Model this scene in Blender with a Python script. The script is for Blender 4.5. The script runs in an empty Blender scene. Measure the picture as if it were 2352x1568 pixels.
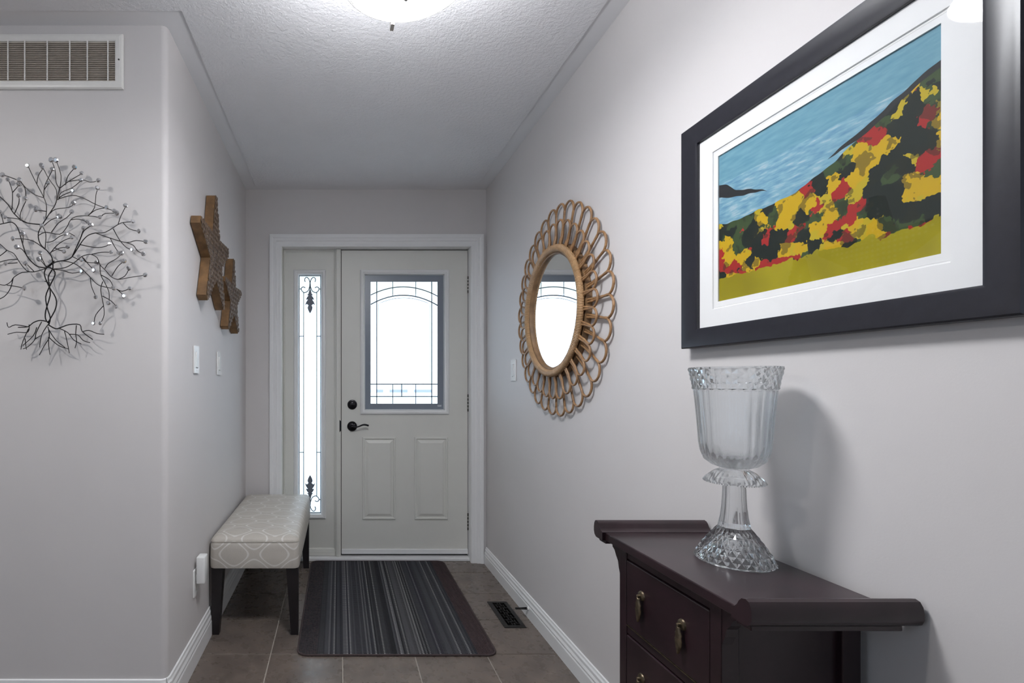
import bpy, bmesh, math, random
from mathutils import Vector, Matrix
PI = math.pi
sc = bpy.context.scene
COL = sc.collection
random.seed(7)

# ------------------------------------------------------------------ camera, world, light, exposure
H = 1.19                       # eye height
F = 1144.0                     # focal length in pixels of the 2352-wide frame
VPX, VPY = 778.0, 880.0        # principal point in the photograph
cam_d = bpy.data.cameras.new('camera')
cam = bpy.data.objects.new('camera', cam_d); COL.objects.link(cam)
cam.location = (0, 0, H); cam.rotation_euler = (PI/2, 0, 0)
cam_d.sensor_width = 36; cam_d.lens = 36*F/2352
cam_d.shift_x = (1176-VPX)/2352; cam_d.shift_y = (VPY-784)/2352
cam_d.clip_start = 0.02
sc.camera = cam

world = bpy.data.worlds.new('overcast'); sc.world = world; world.use_nodes = True
bg = world.node_tree.nodes['Background']
bg.inputs[0].default_value = (0.74, 0.87, 1.0, 1); bg.inputs[1].default_value = 4.2
sc.view_settings.view_transform = 'Standard'; sc.view_settings.look = 'None'
sc.view_settings.gamma = 1; sc.view_settings.use_curve_mapping = False
sc.view_settings.exposure = 0.46
sc.cycles.use_denoising = True
sc.cycles.max_bounces = 10; sc.cycles.diffuse_bounces = 5; sc.cycles.transmission_bounces = 10; sc.cycles.use_adaptive_sampling = True; sc.cycles.adaptive_threshold = 0.03
sc.cycles.transparent_max_bounces = 16; sc.cycles.sample_clamp_indirect = 6
LAMP_HALL = 62.0               # radiance of the hall lamp's bowl
LAMP_ROOM = 225.0               # radiance of the lamp in the room on the left

def portal(name, loc, rot, sx, sy):      # guides the sky's light through an opening, gives off none itself
    d = bpy.data.lights.new(name, 'AREA'); d.shape = 'RECTANGLE'; d.size = sx; d.size_y = sy
    d.cycles.is_portal = True
    o = bpy.data.objects.new(name, d); COL.objects.link(o)
    o.location = loc; o.rotation_euler = rot
# daylight openings: door lite, sidelight, and two unseen windows added for fill light
portal('door_glass_daylight', (0.445, 3.46, 1.466), (-PI/2, 0, 0), 0.56, 0.93)
portal('sidelight_daylight', (-0.197, 3.46, 1.116), (-PI/2, 0, 0), 0.16, 1.64)
portal('window_back_offscreen', (-0.9, -2.62, 1.55), (PI/2, 0, 0), 1.0, .9)
portal('window_left_offscreen', (-3.32, -0.6, 1.55), (0, -PI/2, 0), .9, 1.0)

# ------------------------------------------------------------------ room dimensions
XL, XR = -0.617, 0.977         # hall side walls
YF, YW = 1.79, 3.305           # wall left of the hall, wall with the door
ZC = 2.475                     # ceiling
XB, YB = -3.2, -2.5            # the room behind the camera

# ------------------------------------------------------------------ mesh helpers
def obj(name, bm, mat, parent=None, smooth=None, base=None):
    bmesh.ops.recalc_face_normals(bm, faces=bm.faces)
    root = parent
    while root is not None and root.parent is not None: root = root.parent
    if root is not None: off = root.location.copy()
    elif base is not None: off = Vector(base)
    else:
        lo = [min(v.co[i] for v in bm.verts) for i in range(3)]; hi = [max(v.co[i] for v in bm.verts) for i in range(3)]
        off = Vector(((lo[0]+hi[0])/2, (lo[1]+hi[1])/2, lo[2]))
    bmesh.ops.translate(bm, verts=bm.verts, vec=-off)
    me = bpy.data.meshes.new(name); bm.to_mesh(me); bm.free()
    me.materials.append(M[mat])
    if smooth is not None:
        me.polygons.foreach_set('use_smooth', [True]*len(me.polygons))
        me.set_sharp_from_angle(angle=math.radians(smooth))
    o = bpy.data.objects.new(name, me); COL.objects.link(o)
    if parent is not None: o.parent = parent
    else: o.location = off
    return o
def thing(name, loc, label=None, cat=None, group=None):
    o = bpy.data.objects.new(name, None); COL.objects.link(o); o.location = loc; o.empty_display_size = .05
    if label: tag(o, label, cat, group)
    return o
def tag(o, label, cat, group=None):
    o['label'] = label; o['category'] = cat
    if group: o['group'] = group
    return o
def struct(o, label=None):
    o['kind'] = 'structure'
    if label: o['label'] = label
    return o
def B(): return bmesh.new()
def box(bm, x0, x1, y0, y1, z0, z1, bev=0, seg=2):
    r = bmesh.ops.create_cube(bm, size=1)
    vs = r['verts']
    for v in vs:
        v.co = Vector((x0+(x1-x0)*(v.co.x+.5), y0+(y1-y0)*(v.co.y+.5), z0+(z1-z0)*(v.co.z+.5)))
    if bev:
        es = list({e for v in vs for e in v.link_edges})
        bmesh.ops.bevel(bm, geom=es, offset=bev, segments=seg, profile=.5, affect='EDGES')
    return bm
def poly(bm, loops, cap0=True, cap1=True, close=True):
    """skin a list of equally long closed loops of points"""
    rows = [[bm.verts.new(p) for p in L] for L in loops]
    n = len(rows[0])
    for a, b in zip(rows, rows[1:]):
        for i in range(n if close else n-1):
            bm.faces.new((a[i], a[(i+1) % n], b[(i+1) % n], b[i]))
    if cap0: bm.faces.new(rows[0][::-1])
    if cap1: bm.faces.new(rows[-1])
    return bm
def prism(bm, pts, m, h0, h1):
    """2-D polygon pts extruded from h0 to h1; m(u, v, h) gives the point"""
    return poly(bm, [[m(u, v, h0) for u, v in pts], [m(u, v, h1) for u, v in pts]])
def tube(bm, pts, r, n=8, closed=False, flat=None):
    pts = [Vector(p) for p in pts]; k = len(pts)
    rr = r if isinstance(r, (list, tuple)) else [r]*k
    t0 = (pts[1]-pts[0]).normalized()
    up = Vector((0, 0, 1)) if abs(t0.z) < .9 else Vector((1, 0, 0))
    nrm = (up - t0*up.dot(t0)).normalized()
    loops = []
    for i, p in enumerate(pts):
        if closed: t = (pts[(i+1) % k]-pts[i-1]).normalized()
        elif i == 0: t = t0
        elif i == k-1: t = (pts[i]-pts[i-1]).normalized()
        else: t = (pts[i+1]-pts[i-1]).normalized()
        nrm = (nrm - t*nrm.dot(t)).normalized(); b = t.cross(nrm)
        loops.append([p + (nrm*math.cos(2*PI*j/n) + b*math.sin(2*PI*j/n))*rr[i] for j in range(n)])
    if closed: loops.append(loops[0])
    return poly(bm, loops, not closed, not closed)
def smoothpath(pts, sub=4):
    pts = [Vector(p) for p in pts]
    if len(pts) < 3: return pts
    out = []
    for i in range(len(pts)-1):
        p0 = pts[max(i-1, 0)]; p1 = pts[i]; p2 = pts[i+1]; p3 = pts[min(i+2, len(pts)-1)]
        for s in range(sub):
            t = s/sub
            out.append(.5*((2*p1)+(p2-p0)*t+(2*p0-5*p1+4*p2-p3)*t*t+(3*p1-p0-3*p2+p3)*t**3))
    out.append(pts[-1]); return out
def lathe(bm, prof, c, n=32, axis='z', cap0=True, cap1=True, mod=None):
    """prof: (radius, height) rows round an axis through c; mod(k, angle) scales the radius of row k"""
    loops = []
    for k, (r, h) in enumerate(prof):
        L = []
        for j in range(n):
            a = 2*PI*j/n; q = r*(mod(k, a) if mod else 1)
            u, v = q*math.cos(a), q*math.sin(a)
            L.append({'z': (c[0]+u, c[1]+v, c[2]+h), 'x': (c[0]+h, c[1]+u, c[2]+v), 'y': (c[0]+u, c[1]+h, c[2]+v)}[axis])
        loops.append(L)
    return poly(bm, loops, cap0, cap1)
def framesweep(bm, rect, prof, m):
    """mitred picture-frame moulding; rect (u0, u1, v0, v1), prof rows (inset, height), closed section"""
    u0, u1, v0, v1 = rect; loops = []
    for (a, b) in ((0, 0), (1, 0), (1, 1), (0, 1)):
        loops.append([m((u1-i) if a else (u0+i), (v1-i) if b else (v0+i), h) for i, h in prof])
    loops.append(loops[0])
    rows = [[bm.verts.new(p) for p in L] for L in loops[:4]]; rows.append(rows[0])
    n = len(prof)
    for a, b in zip(rows, rows[1:]):
        for i in range(n): bm.faces.new((a[i], a[(i+1) % n], b[(i+1) % n], b[i]))
    return bm
def ring(bm, o, i, h0, h1, m):
    """flat rectangular plate o with a rectangular hole i"""
    loops = []
    for h in (h0, h1):
        for (u0, u1, v0, v1) in ((o, i) if h == h0 else (i, o)):
            loops.append([m(u0, v0, h), m(u1, v0, h), m(u1, v1, h), m(u0, v1, h)])
    rows = [[bm.verts.new(p) for p in L] for L in loops]; rows.append(rows[0])
    for a, b in zip(rows, rows[1:]):
        for k in range(4): bm.faces.new((a[k], a[(k+1) % 4], b[(k+1) % 4], b[k]))
    return bm
def rrect(u0, u1, v0, v1, r, n=5):
    P = []
    for (cx, cy, a0) in ((u1-r, v0+r, -PI/2), (u1-r, v1-r, 0), (u0+r, v1-r, PI/2), (u0+r, v0+r, PI)):
        for k in range(n+1):
            a = a0+PI/2*k/n; P.append((cx+r*math.cos(a), cy+r*math.sin(a)))
    return P
def stack(bm, rect, r, rows, m, n=5):
    """rounded rectangle loops, rows (inset, height)"""
    u0, u1, v0, v1 = rect
    return poly(bm, [[m(u, v, h) for u, v in rrect(u0+i, u1-i, v0+i, v1-i, max(r-i, .002), n)] for i, h in rows])
def sweep(bm, path, prof):
    """moulding with section prof (out, up) along an XY path, out to the left-hand normal given by side -1"""
    k = len(path); loops = []
    for i, p in enumerate(path):
        a = Vector(path[max(i-1, 0)]); b = Vector(path[min(i+1, k-1)]); p = Vector(p)
        d0 = (p-a).normalized() if i > 0 else (b-p).normalized()
        d1 = (b-p).normalized() if i < k-1 else d0
        n0 = Vector((d0.y, -d0.x)); n1 = Vector((d1.y, -d1.x)); nn = (n0+n1).normalized()
        s = 1/max(nn.dot(n0), .3)
        loops.append([(p.x+nn.x*o*s, p.y+nn.y*o*s, z) for o, z in prof])
    return poly(bm, loops)
mL = lambda u, v, h: (XL+h, u, v)          # left wall, u = depth, v = height
mR = lambda u, v, h: (XR-h, u, v)          # right wall
mF = lambda u, v, h: (u, YF-h, v)          # wall beside the hall
mG = lambda u, v, h: (u, v, h)             # floor
def mD(y): return lambda u, v, h: (u, y-h, v)

# ------------------------------------------------------------------ materials
M = {}
class N:
    def __init__(s, name):
        s.m = bpy.data.materials.new(name); s.m.use_nodes = True; s.t = s.m.node_tree; M[name] = s.m
        s.b = s.t.nodes['Principled BSDF']; s.out = s.t.nodes['Material Output']
    def n(s, ty, **kw):
        x = s.t.nodes.new(ty)
        for k, v in kw.items(): setattr(x, k, v)
        return x
    def l(s, a, b): s.t.links.new(a, b)
    def val(s, inp, v):
        if hasattr(v, 'links') or isinstance(v, bpy.types.NodeSocket): s.l(v, inp)
        else: inp.default_value = v
    def math(s, op, a, b=0.0, c=None):
        x = s.n('ShaderNodeMath', operation=op); s.val(x.inputs[0], a); s.val(x.inputs[1], b)
        if c is not None: s.val(x.inputs[2], c)
        return x.outputs[0]
    def coord(s, kind='Object', scale=None):
        c = s.n('ShaderNodeTexCoord').outputs[kind]
        if scale:
            mp = s.n('ShaderNodeMapping'); s.l(c, mp.inputs[0]); mp.inputs['Scale'].default_value = scale; c = mp.outputs[0]
        return c
    def xyz(s, c):
        x = s.n('ShaderNodeSeparateXYZ'); s.l(c, x.inputs[0]); return x.outputs
    def noise(s, c, scale, detail=3, rough=.55):
        x = s.n('ShaderNodeTexNoise'); s.l(c, x.inputs['Vector']); x.inputs['Scale'].default_value = scale
        x.inputs['Detail'].default_value = detail; x.inputs['Roughness'].default_value = rough; return x.outputs[0]
    def ramp(s, f, stops, mode='LINEAR'):
        x = s.n('ShaderNodeValToRGB'); s.l(f, x.inputs[0]); e = x.color_ramp; e.interpolation = mode
        while len(e.elements) < len(stops): e.elements.new(.5)
        for el, (p, c) in zip(e.elements, stops): el.position = p; el.color = (*c, 1)
        return x.outputs[0]
    def mix(s, f, a, b, blend='MIX'):
        x = s.n('ShaderNodeMix', data_type='RGBA', blend_type=blend); s.val(x.inputs[0], f)
        for i, v in ((6, a), (7, b)):
            if isinstance(v, tuple): x.inputs[i].default_value = (*v, 1)
            else: s.l(v, x.inputs[i])
        return x.outputs[2]
    def bump(s, h, strength, dist=.01):
        x = s.n('ShaderNodeBump'); s.l(h, x.inputs['Height']); x.inputs['Strength'].default_value = strength
        x.inputs['Distance'].default_value = dist; s.l(x.outputs[0], s.b.inputs['Normal'])
    def set(s, col=None, rough=None, metal=None, spec=None, coat=None):
        b = s.b.inputs
        if col is not None: s.val(b['Base Color'], (*col, 1) if isinstance(col, tuple) else col)
        if rough is not None: s.val(b['Roughness'], rough)
        if metal is not None: b['Metallic'].default_value = metal
        if spec is not None: b['Specular IOR Level'].default_value = spec
        if coat is not None: b['Coat Weight'].default_value = coat
        return s
def plain(name, col, rough=.5, metal=0, spec=.5, vary=.06, scale=30, bump=0, bscale=200, bd=.002, coat=None):
    s = N(name); c = s.coord()
    f = s.noise(c, scale)
    a = tuple(x*(1-vary) for x in col); b = tuple(min(1, x*(1+vary)) for x in col)
    s.set(s.ramp(f, [(.3, a), (.7, b)]), rough, metal, spec, coat)
    if bump: s.bump(s.noise(c, bscale, 4), bump, bd)
    return s
plain('wall_paint', (.625, .60, .595), .55, spec=.35, vary=.012, scale=3, bump=.12, bscale=260, bd=.001)
plain('ceiling_smooth', (.79, .785, .80), .8, spec=.2, vary=.01, scale=4, bump=.05, bscale=200, bd=.001)
s = N('ceiling_texture'); c = s.coord()
s.set(s.ramp(s.noise(c, 4), [(.3, (.78, .775, .795)), (.7, (.81, .805, .825))]), .8, spec=.2)
s.bump(s.ramp(s.noise(c, 75, 5, .6), [(.38, (0, 0, 0)), (.62, (1, 1, 1))]), .42, .004)
plain('trim_white', (.80, .80, .80), .35, vary=.01, scale=10)
plain('door_cream', (.69, .685, .64), .42, vary=.015, scale=8, bump=.04, bscale=300, bd=.001)
plain('lite_white', (.765, .765, .76), .35, vary=.01)
plain('plastic_white', (.84, .84, .83), .22, vary=.01)
plain('slot_dark', (.05, .05, .05), .5)
plain('vent_white', (.78, .765, .74), .4, vary=.02)
plain('vent_slat', (.64, .58, .52), .55, vary=.05)
plain('vent_dark', (.34, .29, .25), .9)
plain('bronze', (.018, .017, .02), .32, metal=.75, vary=.15)
plain('hinge_bronze', (.05, .042, .04), .35, metal=.8, vary=.3, scale=120)
plain('rubber', (.006, .006, .006), .8)
plain('register', (.028, .026, .025), .45, metal=.6, vary=.15)
plain('register_pit', (.003, .003, .003), .9)
plain('grout', (.36, .32, .28), .85, vary=.1, scale=40)
plain('wire', (.016, .013, .013), .38, metal=.6, vary=.2)
plain('nickel', (.62, .60, .57), .3, metal=1, vary=.03)
plain('espresso', (.021, .0095, .0125), .30, vary=.35, scale=9, coat=.15)
plain('leg_wood', (.010, .007, .008), .35, vary=.3, scale=12)
plain('frame_black', (.016, .016, .022), .33, vary=.12, scale=60, bump=.05, bscale=400, bd=.001)
plain('mat_board', (.80, .80, .80), .85, vary=.008, spec=.15)
plain('mat_line', (.45, .45, .47), .9, vary=.02)
plain('brass_old', (.19, .15, .10), .38, metal=.9, vary=.35, scale=80)
plain('brass_pale', (.6, .46, .26), .3, metal=.9, vary=.15, scale=80)
plain('caming', (.085, .10, .115), .45, metal=.3, vary=.1)
plain('caming_thin', (.10, .115, .12), .5, vary=.1)
plain('iron_grey', (.13, .15, .185), .5, vary=.1)
plain('glass_border', (.20, .225, .27), .3, vary=.02, scale=5)
plain('print_white', (.8, .82, .84), .5, vary=.01)
plain('rug_edge', (.052, .035, .035), .95, vary=.2, scale=150, bump=.5, bscale=500)
plain('soffit', (.84, .86, .74), .7, vary=.03)
plain('siding', (.83, .84, .86), .7, vary=.03)
plain('porch_stone', (.55, .55, .54), .9, vary=.08)
plain('garage_glass', (.25, .28, .36), .2, vary=.05)
# floor tile: mottled brown slate
s = N('slate_tile'); c = s.coord('Generated'); oi = s.n('ShaderNodeObjectInfo')
v = s.n('ShaderNodeVectorMath', operation='ADD'); s.l(s.coord(), v.inputs[0])
w = s.n('ShaderNodeCombineXYZ')
for k, q in enumerate((31.0, 17.0, 9.0)): s.l(s.math('MULTIPLY', oi.outputs['Random'], q), w.inputs[k])
s.l(w.outputs[0], v.inputs[1]); c = v.outputs[0]
f = s.noise(c, 9, 6, .62)
col = s.ramp(f, [(.28, (.105, .083, .070)), (.45, (.138, .110, .092)), (.58, (.165, .131, .109)), (.75, (.205, .160, .125))])
col = s.mix(s.math('MULTIPLY', s.noise(c, 60, 4), .30), col, (.085, .075, .068))
s.set(col, s.ramp(s.noise(c, 25, 3), [(.3, (.24, .24, .24)), (.7, (.34, .34, .34))]), spec=.45)
s.bump(s.noise(c, 9, 3, .5), .03, .003)
# rug: lengthwise yarn stripes, plain borders
s = N('rug_weave'); c = s.coord(); x, y, z = s.xyz(c)
q = s.math('FLOOR', s.math('MULTIPLY', x, 135.0))
wn = s.n('ShaderNodeTexWhiteNoise', noise_dimensions='1D'); s.l(q, wn.inputs['W'])
wide = s.n('ShaderNodeTexWhiteNoise', noise_dimensions='1D'); s.l(s.math('FLOOR', s.math('MULTIPLY', x, 34.0)), wide.inputs['W'])
base = s.ramp(wide.outputs['Value'], [(0, (.030, .030, .032)), (.25, (.046, .046, .054)), (.5, (.070, .069, .078)), (.72, (.100, .097, .102)), (.9, (.040, .038, .050))], 'CONSTANT')
fine = s.ramp(wn.outputs['Value'], [(0, (.012, .012, .014)), (.22, (.03, .03, .034)), (.5, (.07, .07, .076)), (.74, (.20, .197, .20)), (.84, (.33, .325, .32)), (.96, (.18, .07, .055))], 'CONSTANT')
kn = s.math('SINE', s.math('MULTIPLY', y, 2*PI/.0125)); dash = s.math('GREATER_THAN', kn, -.15)
col = s.mix(s.math('MULTIPLY', dash, .78), base, fine)
hx = s.math('ABSOLUTE', s.math('ADD', x, .0))
edge = s.math('GREATER_THAN', hx, .352)
bcol = s.ramp(s.noise(c, 90, 3), [(.35, (.026, .022, .024)), (.52, (.044, .040, .043)), (.7, (.07, .045, .045))])
bcol = s.mix(s.math('MULTIPLY', s.math('GREATER_THAN', x, 0.0), .45), bcol, (.075, .038, .038))
col = s.mix(edge, col, bcol)
fz = s.noise(s.coord('Object', (1, 1, 1)), 420, 2)
col = s.mix(s.math('MULTIPLY', fz, .35), col, (.045, .045, .05))
s.set(col, .95, spec=.1)
s.bump(s.math('ADD', s.math('MULTIPLY', kn, .4), s.math('SINE', s.math('MULTIPLY', x, 2*PI*135))), .6, .002)
# bench fabric: pale ogee trellis on oatmeal
s = N('trellis_fabric'); c = s.coord(); x, y, z = s.xyz(c)
u = s.math('MULTIPLY', x, 2*PI/.19); v = s.math('MULTIPLY', s.math('SUBTRACT', y, z), 2*PI/.155)
f = s.math('ADD', s.math('COSINE', u), s.math('COSINE', v))
d = s.math('ABSOLUTE', s.math('SUBTRACT', s.math('ABSOLUTE', f), .42))
line = s.math('LESS_THAN', d, .13)
wv = s.noise(s.coord('Object', (1, 1, 1)), 700, 2)
ground = s.ramp(wv, [(.3, (.47, .435, .385)), (.7, (.57, .53, .475))])
s.set(s.mix(line, ground, (.68, .655, .615)), .48, spec=.45)
wr = s.noise(s.coord('Object', (3, 14, 3)), 1.2, 3)
s.bump(s.math('ADD', s.math('MULTIPLY', wr, 9.0), s.math('MULTIPLY', wv, .3)), .35, .004)
plain('piping', (.52, .48, .43), .8)
# rattan and wrapped rattan rim
s = N('rattan'); c = s.coord(); f = s.noise(c, 45, 4)
s.set(s.ramp(f, [(.3, (.20, .105, .045)), (.55, (.30, .165, .075)), (.75, (.40, .235, .115))]), .42)
s = N('rattan_wrap'); c = s.coord(); x, y, z = s.xyz(c)
ang = s.math('ARCTAN2', z, y); st = s.math('SINE', s.math('MULTIPLY', ang, 290.0))
s.set(s.ramp(s.noise(c, 30, 3), [(.3, (.36, .21, .098)), (.7, (.50, .31, .16))]), .4)
s.bump(st, .7, .002)
plain('rim_wood', (.20, .115, .055), .55, vary=.3, scale=25, bump=.2, bscale=120)
plain('slat_wood', (.165, .088, .034), .6, vary=.35, scale=22, bump=.3, bscale=90)
s = N('cane'); c = s.coord(); f = s.noise(c, 35, 4)
s.set(s.ramp(f, [(.3, (.085, .052, .034)), (.6, (.15, .098, .064)), (.8, (.23, .155, .10))]), .6)
# mirror and panes
N('silvering').set((.93, .94, .95), .012, metal=1)
def pane(name, tint, gloss_r=.02, frost=0.0):
    s = N(name); t = s.t; t.nodes.remove(s.b)
    tr = s.n('ShaderNodeBsdfTransparent'); tr.inputs[0].default_value = (*tint, 1)
    gl = s.n('ShaderNodeBsdfGlossy'); gl.inputs['Roughness'].default_value = gloss_r
    lw = s.n('ShaderNodeLayerWeight'); lw.inputs[0].default_value = .5
    fr_o = s.math('ADD', s.math('MULTIPLY', s.math('POWER', lw.outputs['Facing'], 5.0), .92), .022)
    a = tr.outputs[0]
    if frost:
        tl = s.n('ShaderNodeBsdfTranslucent'); tl.inputs[0].default_value = (*tint, 1)
        mx = s.n('ShaderNodeMixShader'); mx.inputs[0].default_value = frost; s.l(a, mx.inputs[1]); s.l(tl.outputs[0], mx.inputs[2]); a = mx.outputs[0]
    mx = s.n('ShaderNodeMixShader'); s.l(fr_o, mx.inputs[0]); s.l(a, mx.inputs[1]); s.l(gl.outputs[0], mx.inputs[2])
    s.l(mx.outputs[0], s.out.inputs[0])
pane('picture_glass', (1, 1, 1))
pane('clear_pane', (.80, .83, .86))
pane('frosted_pane', (.82, .85, .88), .1, .25)
def crystal(name, thru, rough=.0, ior=1.5):
    s = N(name); t = s.t; t.nodes.remove(s.b)
    g = s.n('ShaderNodeBsdfGlass'); g.inputs['Color'].default_value = (.97, .98, .985, 1); g.inputs['IOR'].default_value = ior; g.inputs['Roughness'].default_value = rough
    tr = s.n('ShaderNodeBsdfTransparent'); tr.inputs[0].default_value = (.97, .98, .985, 1)
    mx = s.n('ShaderNodeMixShader'); mx.inputs[0].default_value = thru
    s.l(g.outputs[0], mx.inputs[1]); s.l(tr.outputs[0], mx.inputs[2]); s.l(mx.outputs[0], s.out.inputs[0])
crystal('crystal', .22)
crystal('cut_crystal', .12)
s = N('gem'); s.set((.80, .80, .81), .06, metal=.92); 
def glow(name, col, strength):
    s = N(name); s.set((.85, .85, .83), .3)
    s.b.inputs['Emission Color'].default_value = (*col, 1); s.b.inputs['Emission Strength'].default_value = strength
glow('bowl_glow', (.955, .97, 1.0), LAMP_HALL)
glow('bowl_glow_room', (1.0, .96, .92), LAMP_ROOM)
glow('bowl_inside', (.95, .965, 1.0), 40.0)
pane('bowl_edge', (.66, .66, .64), .1, .02)
# picture print: a plain, generic autumn shore in flat colours
s = N('autumn_print'); c = s.coord(); x, y, z = s.xyz(c)
u = s.math('DIVIDE', s.math('SUBTRACT', 0.235, y), .47); v = s.math('ADD', s.math('DIVIDE', z, .37), .5)   # u grows toward the camera
w1 = s.noise(c, 9, 2); w2 = s.noise(c, 30, 3); w3 = s.noise(s.coord('Object', (1, 6, 30)), 4, 3)
sky = s.ramp(w3, [(.3, (.13, .33, .44)), (.7, (.21, .43, .53))])
water = s.ramp(w3, [(.3, (.12, .30, .46)), (.55, (.25, .47, .58)), (.75, (.55, .66, .70))])
vor = s.n('ShaderNodeTexVoronoi'); wob = s.n('ShaderNodeVectorMath', operation='ADD'); nz = s.n('ShaderNodeTexNoise'); s.l(c, nz.inputs['Vector']); nz.inputs['Scale'].default_value = 90; sc_ = s.n('ShaderNodeVectorMath', operation='SCALE'); s.l(nz.outputs['Color'], sc_.inputs[0]); sc_.inputs['Scale'].default_value = .022; s.l(c, wob.inputs[0]); s.l(sc_.outputs[0], wob.inputs[1]); s.l(wob.outputs[0], vor.inputs['Vector']); vor.inputs['Scale'].default_value = 36
vr = s.xyz(vor.outputs['Color'])[0]
bush = s.ramp(vr, [(0, (.012, .02, .016)), (.30, (.62, .40, .008)), (.52, (.40, .022, .02)), (.70, (.05, .085, .03)), (.86, (.55, .42, .02))], 'CONSTANT')
bush = s.mix(s.math('MULTIPLY', s.math('GREATER_THAN', w2, .56), .6), bush, (.02, .025, .015))
grass = s.ramp(w1, [(.3, (.30, .25, .006)), (.7, (.42, .36, .012))])
vv = s.math('ADD', v, s.math('MULTIPLY', s.math('SUBTRACT', w1, .5), .12))
slope = s.math('ADD', s.math('MULTIPLY', u, .10), 0.0)
col = s.mix(s.math('GREATER_THAN', v, .80), water, sky)
hill = s.math('MULTIPLY', s.math('GREATER_THAN', s.math('ADD', vv, s.math('MULTIPLY', s.math('ABSOLUTE', s.math('SUBTRACT', u, .45)), -.25)), .60), s.math('LESS_THAN', s.math('SUBTRACT', vv, s.math('MULTIPLY', s.math('SUBTRACT', s.math('ABSOLUTE', s.math('SUBTRACT', u, .45)), .18), .55)), .655))
col = s.mix(hill, col, (.028, .03, .032))
shore = s.math('LESS_THAN', s.math('SUBTRACT', vv, s.math('MULTIPLY', s.math('MAXIMUM', s.math('SUBTRACT', u, .45), 0.0), .55)), .52)
col = s.mix(shore, col, bush)
col = s.mix(s.math('LESS_THAN', s.math('ADD', v, s.math('MULTIPLY', s.math('SUBTRACT', w2, .5), .12)), .15), col, grass)
s.set(s.mix(.25, col, (0.0, 0.0, 0.0)), .6, spec=.2)

# ------------------------------------------------------------------ the shell
def rectwall(name, x0, x1, y0, y1, z0=0, z1=ZC):
    return struct(obj(name, box(B(), x0, x1, y0, y1, z0, z1), 'wall_paint'))
rectwall('wall_right', XR, XR+.12, YB-.12, YW+.175)
RB = .022
arc = [(XL-RB+RB*math.sin(a), YF+RB-RB*math.cos(a)) for a in [PI/2*k/8 for k in range(9)]]
pl = arc + [(XL, YW), (XL-.12, YW), (XL-.12, YF+.12), (XL-RB, YF+.12)]
struct(obj('wall_left', poly(B(), [[(x, y, 0) for x, y in pl], [(x, y, ZC) for x, y in pl]]), 'wall_paint', smooth=30))
rectwall('wall_front', XB-.12, XL-RB, YF, YF+.12)
OX0, OX1, OZ = -.392, .892, 2.112             # rough opening of the entrance
bm = B(); box(bm, XL-.12, OX0, YW, YW+.175, 0, ZC); box(bm, OX1, XR, YW, YW+.175, 0, ZC); box(bm, OX0, OX1, YW, YW+.175, OZ, ZC)
struct(obj('wall_door', bm, 'wall_paint'))
m = mD(YB)
bm = ring(B(), (XB, XR, 0, ZC), (-1.4, -.4, 1.1, 2.0), 0, .12, m); struct(obj('wall_back', bm, 'wall_paint'))
bm = ring(B(), (YB-.12, YF, 0, ZC), (-1.1, -.1, 1.1, 2.0), 0, .12, lambda u, v, h: (XB-h, u, v)); struct(obj('wall_side', bm, 'wall_paint'))
# ceiling with a smooth border round a textured field
ceil = struct(obj('ceiling', box(B(), XB-.12, XR+.12, YB-.12, YW+.175, ZC, ZC+.1), 'ceiling_smooth'))
bw = .078
fp = [(XB+bw, YB+bw), (XR-bw, YB+bw), (XR-bw, YW-bw), (XL+bw, YW-bw), (XL+bw, YF-bw), (XB+bw, YF-bw)]
obj('textured_field', poly(B(), [[(x, y, ZC-.006) for x, y in fp], [(x, y, ZC-.0002) for x, y in fp]]), 'ceiling_texture', ceil)
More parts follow.
